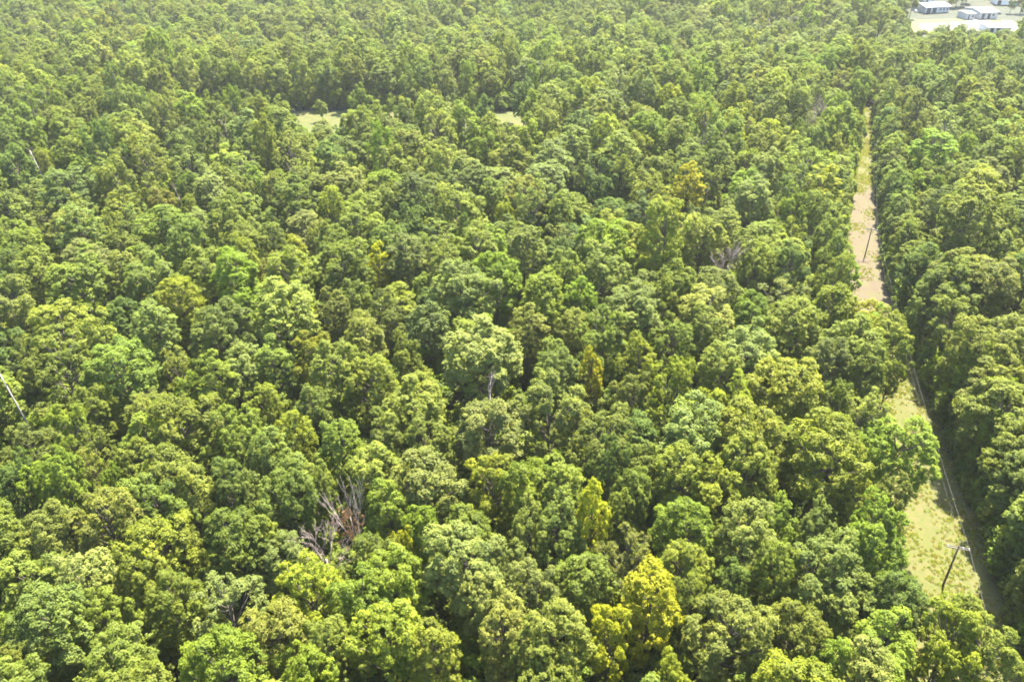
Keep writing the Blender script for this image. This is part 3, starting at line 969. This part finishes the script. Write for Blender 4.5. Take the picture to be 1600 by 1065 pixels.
dead_tree(550, 802, 17, 23.5, 3, 'dead tree with rusty withered leaves and thin bare top branches', M_DEADWOOD, 0.20, depth=3, r0=0.17, rust=True, first=0.42)
dead_tree(503, 835, 17, 20, 8, 'low grey leafless tree just left of the rusty dead tree', M_TWIG, 1.0, depth=4, first=0.6)
dead_tree(1275, 172, 17, 23, 5, 'big grey leafless crown beside the upper end of the cleared strip', M_TWIG, 0.9, depth=4, first=0.4, r0=0.3)
dead_tree(62, 240, 17, 22, 12, 'pale broken snag with few limbs in the upper left forest', M_PALE, 0.6, (-3.5, 1), 2, 0.20, first=0.8)
dead_tree(40, 630, 14, 24, 13, 'pale leaning snag with a bare pole-like trunk by the left edge', M_PALE, 0.3, (-4.0, 1.5), 1, 0.17, first=0.9)
dead_tree(762, 600, 18, 22, 14, 'thin bare pale snag rising between crowns at mid photo', M_DEADWOOD, 0.3, (.4, 0), 2, 0.16, first=0.75)
dead_tree(1138, 404, 17, 21, 15, 'brown leafless tree half sunk among grey-green crowns', M_TWIG, 0.8, depth=4, first=0.5)
dead_tree(270, 296, 14, 19, 16, 'bare double-stemmed snag in a dark gap of the upper left forest', M_DEADWOOD, 0.35, (1.2, 0), 2, 0.22, first=0.6)
dead_tree(1331, 412, 3, 5, 17, 'small brown dead shrub at the left edge of the strip', M_TWIG, 1.0, depth=3, r0=0.1, first=0.2)

# ------------------------------------------------------------------ power line along the strip
pa, pb = unproject(1473, 915, 0), unproject(1351, 401, 0)
pc_ = unproject(1359, 190, 0)
dirv = Vector((pb[0] - pa[0], pb[1] - pa[1], 0)).normalized()
p0 = (pa[0] - dirv.x * 75, pa[1] - dirv.y * 75)
POLES = [p0, pa, pb, pc_]
PH = 9.0
lab_pole = ['dark wooden power pole hidden by trees at the near end of the strip', 'dark wooden power pole with double crossarm in the near grassy opening of the strip',
            'dark wooden power pole standing alone on the pinkish brown part of the strip', 'distant dark power pole at the far end of the strip']
arm_w = 3.3
OFFS = [(-1.5, PH - 0.25), (0.65, PH - 0.25), (1.5, PH - 0.25), (0.0, PH - 2.0)]
att = []
for i, (x, y) in enumerate(POLES):
    a = Vector(POLES[max(i - 1, 0)]); b = Vector(POLES[min(i + 1, 3)])
    rz = math.atan2((b - a).y, (b - a).x) - math.pi / 2
    root = bpy.data.objects.new('utility_pole', None); COL.objects.link(root)
    root.location = (x, y, 0); root.rotation_euler = (0, 0, rz)
    tag(root, lab_pole[i], 'utility pole', 'power poles along the cleared strip')
    MB().tube([(0, 0, -0.5), (0, 0, PH * .5), (0, 0, PH)], [.18, .155, .125], 10).build('pole', M_POLE, root, smooth_=True)
    for s in (-1, 1):
        MB().box((0, s * .205, PH - .45), (arm_w, .11, .13)).build('crossarm', M_ARM, root)
    for s in (-1, 1):
        MB().tube([(s * .95, .06, PH - .52), (s * .1, .06, PH - 1.35)], [.028, .028], 5).build('brace', M_STEEL, root)
    for ox, oz in OFFS[:3]:
        ins = MB().tube([(ox, 0, PH - .52), (ox, 0, PH - .36)], [.03, .03], 6).build('insulator_pin', M_STEEL, root)
        MB().tube([(ox, 0, PH - .36), (ox, 0, PH - .30), (ox, 0, PH - .27), (ox, 0, PH - .20)], [.10, .11, .07, .05], 10).build('insulator', M_PORC, ins, smooth_=True)
    MB().box((0, -.2, PH - 2.0), (.16, .18, .2)).build('neutral_bracket', M_STEEL, root)
    ca, sa = math.cos(rz), math.sin(rz)
    att.append([(x + ox * ca, y + ox * sa, oz - (.0 if k < 3 else 0)) for k, (ox, oz) in enumerate(OFFS)])
wl = ['bright power line strung on the outer left insulators of the poles', 'bright power line strung on the inner right insulators of the poles',
      'bright power line strung on the outer right insulators of the poles', 'lower neutral power line fixed below the crossarms of the poles']
for k in range(4):
    mb = MB(); pts, rad = [], []
    for i in range(3):
        a, b = Vector(att[i][k]), Vector(att[i + 1][k])
        sag = 0.012 * (b - a).length
        for s in range(0 if i == 0 else 1, 25):
            t = s / 24
            p = a.lerp(b, t); p.z -= 4 * sag * t * (1 - t)
            pts.append(p); rad.append((.006, .006, .010, .005)[k])
    mb.tube(pts, rad, 5)
    tag(mb.build('power_line', M_WIRE, smooth_=True), wl[k], 'power line', 'power lines along the cleared strip')

# ------------------------------------------------------------------ far buildings, yard, road
def g(u, v, z=0.0):
    x, y = unproject(u, v, z); return (x, y)


GZ = 0.0


def site_sheet(name, pix, z, mat, jit=0.8):
    pts2 = [g(u, v) for u, v in pix]
    return blob_sheet(name, pts2, z, mat, 4, jit)


M_WHITE_METAL = plain('white_metal_roof', (0.74, 0.74, 0.74), (0.82, 0.82, 0.81), 0.4, 0.45, 3)
M_PALE_WALL = plain('pale_wall', (0.56, 0.54, 0.50), (0.64, 0.62, 0.58), 0.4, 0.7, 3)
M_GREY_WALL = plain('grey_wall', (0.34, 0.33, 0.31), (0.42, 0.41, 0.39), 0.4, 0.7, 3)
M_PINK_ROOF = plain('faded_red_roof', (0.46, 0.22, 0.22), (0.56, 0.30, 0.29), 0.3, 0.6, 3)
M_DARKDOOR = plain('dark_door', (0.03, 0.03, 0.035), (0.05, 0.05, 0.055), 1.0, 0.5, 2)
M_GLASS = plain('window_glass', (0.03, 0.04, 0.05), (0.05, 0.06, 0.07), 1.0, 0.15, 2)


def building(u, v, w, l, h, rise, rz, label, wall_m, roof_m, name='metal_building', doors=2, wins=3):
    x, y = g(u, v)
    root = bpy.data.objects.new(name, None); COL.objects.link(root)
    root.location = (x, y, terrain(x, y)); root.rotation_euler = (0, 0, rz)
    tag(root, label, 'building')
    vv = [(-w / 2, -l / 2, 0), (w / 2, -l / 2, 0), (w / 2, l / 2, 0), (-w / 2, l / 2, 0),
          (-w / 2, -l / 2, h), (w / 2, -l / 2, h), (w / 2, l / 2, h), (-w / 2, l / 2, h), (-w / 2, 0, h + rise), (w / 2, 0, h + rise)]
    ff = [(0, 1, 5, 4), (2, 3, 7, 6), (1, 2, 6, 9, 5), (3, 0, 4, 8, 7)]
    link('wall', mesh_from('wall', vv, ff, (wall_m,)), root)
    o, th = 0.5, 0.18
    k = rise / (l / 2)
    prof = [(-l / 2 - o, h - o * k), (0, h + rise), (l / 2 + o, h - o * k), (l / 2 + o, h - o * k + th), (0, h + rise + th), (-l / 2 - o, h - o * k + th)]
    rv = [(-w / 2 - o, a, b + .02) for a, b in prof] + [(w / 2 + o, a, b + .02) for a, b in prof]
    rf = [(0, 1, 4, 5), (1, 2, 3, 4), (6, 11, 10, 7), (7, 10, 9, 8)]
    for i in range(6): rf.append((i, i + 6, (i + 1) % 6 + 6, (i + 1) % 6))
    link('roof', mesh_from('roof', rv, rf, (roof_m,)), root)
    for i in range(doors):
        dx = -w / 2 + w * (i + .6) / (doors + wins * .6 + .4)
        dr = MB().box((dx, -l / 2 - .03, min(h * .42, 1.7)), (min(3.2, w * .16), .08, min(h * .84, 3.4))).build('door', M_DARKDOOR, root)
    for i in range(wins):
        dx = w / 2 - w * .45 * (i + .5) / wins
        MB().box((dx, -l / 2 - .03, h * .55), (1.4, .08, 1.2)).build('window', M_GLASS, root)
    return root


YARD = [(1424, 22), (1440, 13), (1520, 11), (1600, 6), (1640, 20), (1640, 60), (1585, 57), (1530, 55), (1470, 49), (1430, 47)]
site_sheet('lawn', [(1405, 20), (1432, 8), (1520, 6), (1640, 2), (1680, 20), (1670, 62), (1585, 60), (1530, 58), (1470, 54), (1415, 50)], 0.004, M_LAWN)
site_sheet('yard', [(1436, 38), (1478, 36), (1520, 32), (1545, 34), (1572, 40), (1574, 53), (1535, 56), (1505, 47), (1470, 46), (1440, 48)], 0.010, M_YARD)
site_sheet('gravel_lot', [(1500, 24), (1548, 21), (1575, 23), (1572, 30), (1545, 32), (1512, 32)], 0.010, M_YARD)
site_sheet('parking_area', [(1426, 21), (1452, 19.5), (1500, 19), (1502, 22), (1455, 23), (1428, 24)], 0.010, M_YARD)
site_sheet('road', [(1562, 29), (1572, 28), (1584, 36), (1596, 50), (1604, 62), (1590, 62), (1580, 48), (1572, 38)], 0.016, M_ROAD, 0.4)
building(1452, 20, 20, 15, 4.2, 1.6, R(14), 'long white-roofed building on the far left of the clearing', M_GREY_WALL, M_WHITE_METAL)
building(1531, 27, 13, 18, 4.6, 1.4, R(6), 'white-roofed shed in the middle of the distant clearing', M_GREY_WALL, M_WHITE_METAL, 'metal_shed', 2, 1)
building(1508, 29, 6, 11, 4.0, 0.6, R(6), 'small grey-roofed block beside the middle white shed', M_GREY_WALL, plain('grey_roof', (0.30, 0.30, 0.33), (0.38, 0.38, 0.4), 0.5, 0.7, 2), 'storage_block', 1, 1)
building(1567, 13, 16, 11, 3.6, 1.8, R(-10), 'red-roofed long house at the back of the distant clearing', M_PALE_WALL, M_PINK_ROOF, 'farm_building', 1, 4)
building(1553, 49, 14, 15, 3.6, 0.5, R(-6), 'low white flat-roofed building nearest the trees of the distant clearing', M_PALE_WALL, M_WHITE_METAL, 'flat_building', 2, 2)
building(1447, 9, 9, 8, 3.6, 1.2, R(5), 'tiny white house behind the long white-roofed building', M_PALE_WALL, M_WHITE_METAL, 'small_house', 1, 2)


def car(u, v, rz, col, label):
    x, y = g(u, v)
    root = bpy.data.objects.new('parked_car', None); COL.objects.link(root)
    root.location = (x, y, terrain(x, y) + 0.012); root.rotation_euler = (0, 0, rz)
    tag(root, label, 'car', 'cars parked in the distant yard')
    m = plain('car_paint', col, tuple(q * 1.08 for q in col), 1.0, 0.3, 1)
    MB().box((0, 0, .62), (4.4, 1.78, .62), taper=.96).build('body', m, root)
    cab = MB().box((-.2, 0, 1.18), (2.5, 1.6, .5), taper=.8).build('cabin', M_GLASS, root)
    MB().box((-.2, 0, 1.455), (1.9, 1.22, .05)).build('roof', m, root)
    for sx in (-1.4, 1.4):
        for sy in (-.8, .8):
            MB().tube([(sx, sy - .1, .33), (sx, sy + .1, .33)], [.33, .33], 12).build('wheel', M_DARKDOOR, root)


car(1430, 21, R(80), (.75, .75, .75), 'white car parked leftmost before the long white building')
car(1438, 20.6, R(84), (.55, .56, .58), 'silver car second in the row before the long white building')
car(1446, 20.2, R(82), (.7, .7, .7), 'white car third in the row before the long white building')
car(1551, 24, R(10), (.04, .04, .05), 'black car parked right of the middle white shed')
car(1559, 24.2, R(14), (.10, .10, .12), 'dark grey car beside the black car')


# ------------------------------------------------------------------ haze: even summer air round the whole place
hz = MB().box((0, 1100, 47), (3060, 3060, 118))
hm = bpy.data.materials.new('haze'); hm.use_nodes = True
hn = hm.node_tree
hn.nodes.remove(hn.nodes['Principled BSDF'])
pv = hn.nodes.new('ShaderNodeVolumePrincipled')
pv.inputs['Color'].default_value = (0.93, 0.955, 0.96, 1)
pv.inputs['Density'].default_value = 0.00006
pv.inputs['Anisotropy'].default_value = 0.2
hn.links.new(pv.outputs[0], hn.nodes['Material Output'].inputs['Volume'])
tag(hz.build('haze', hm), 'pale summer haze lying over the whole forest', 'haze', kind='stuff')
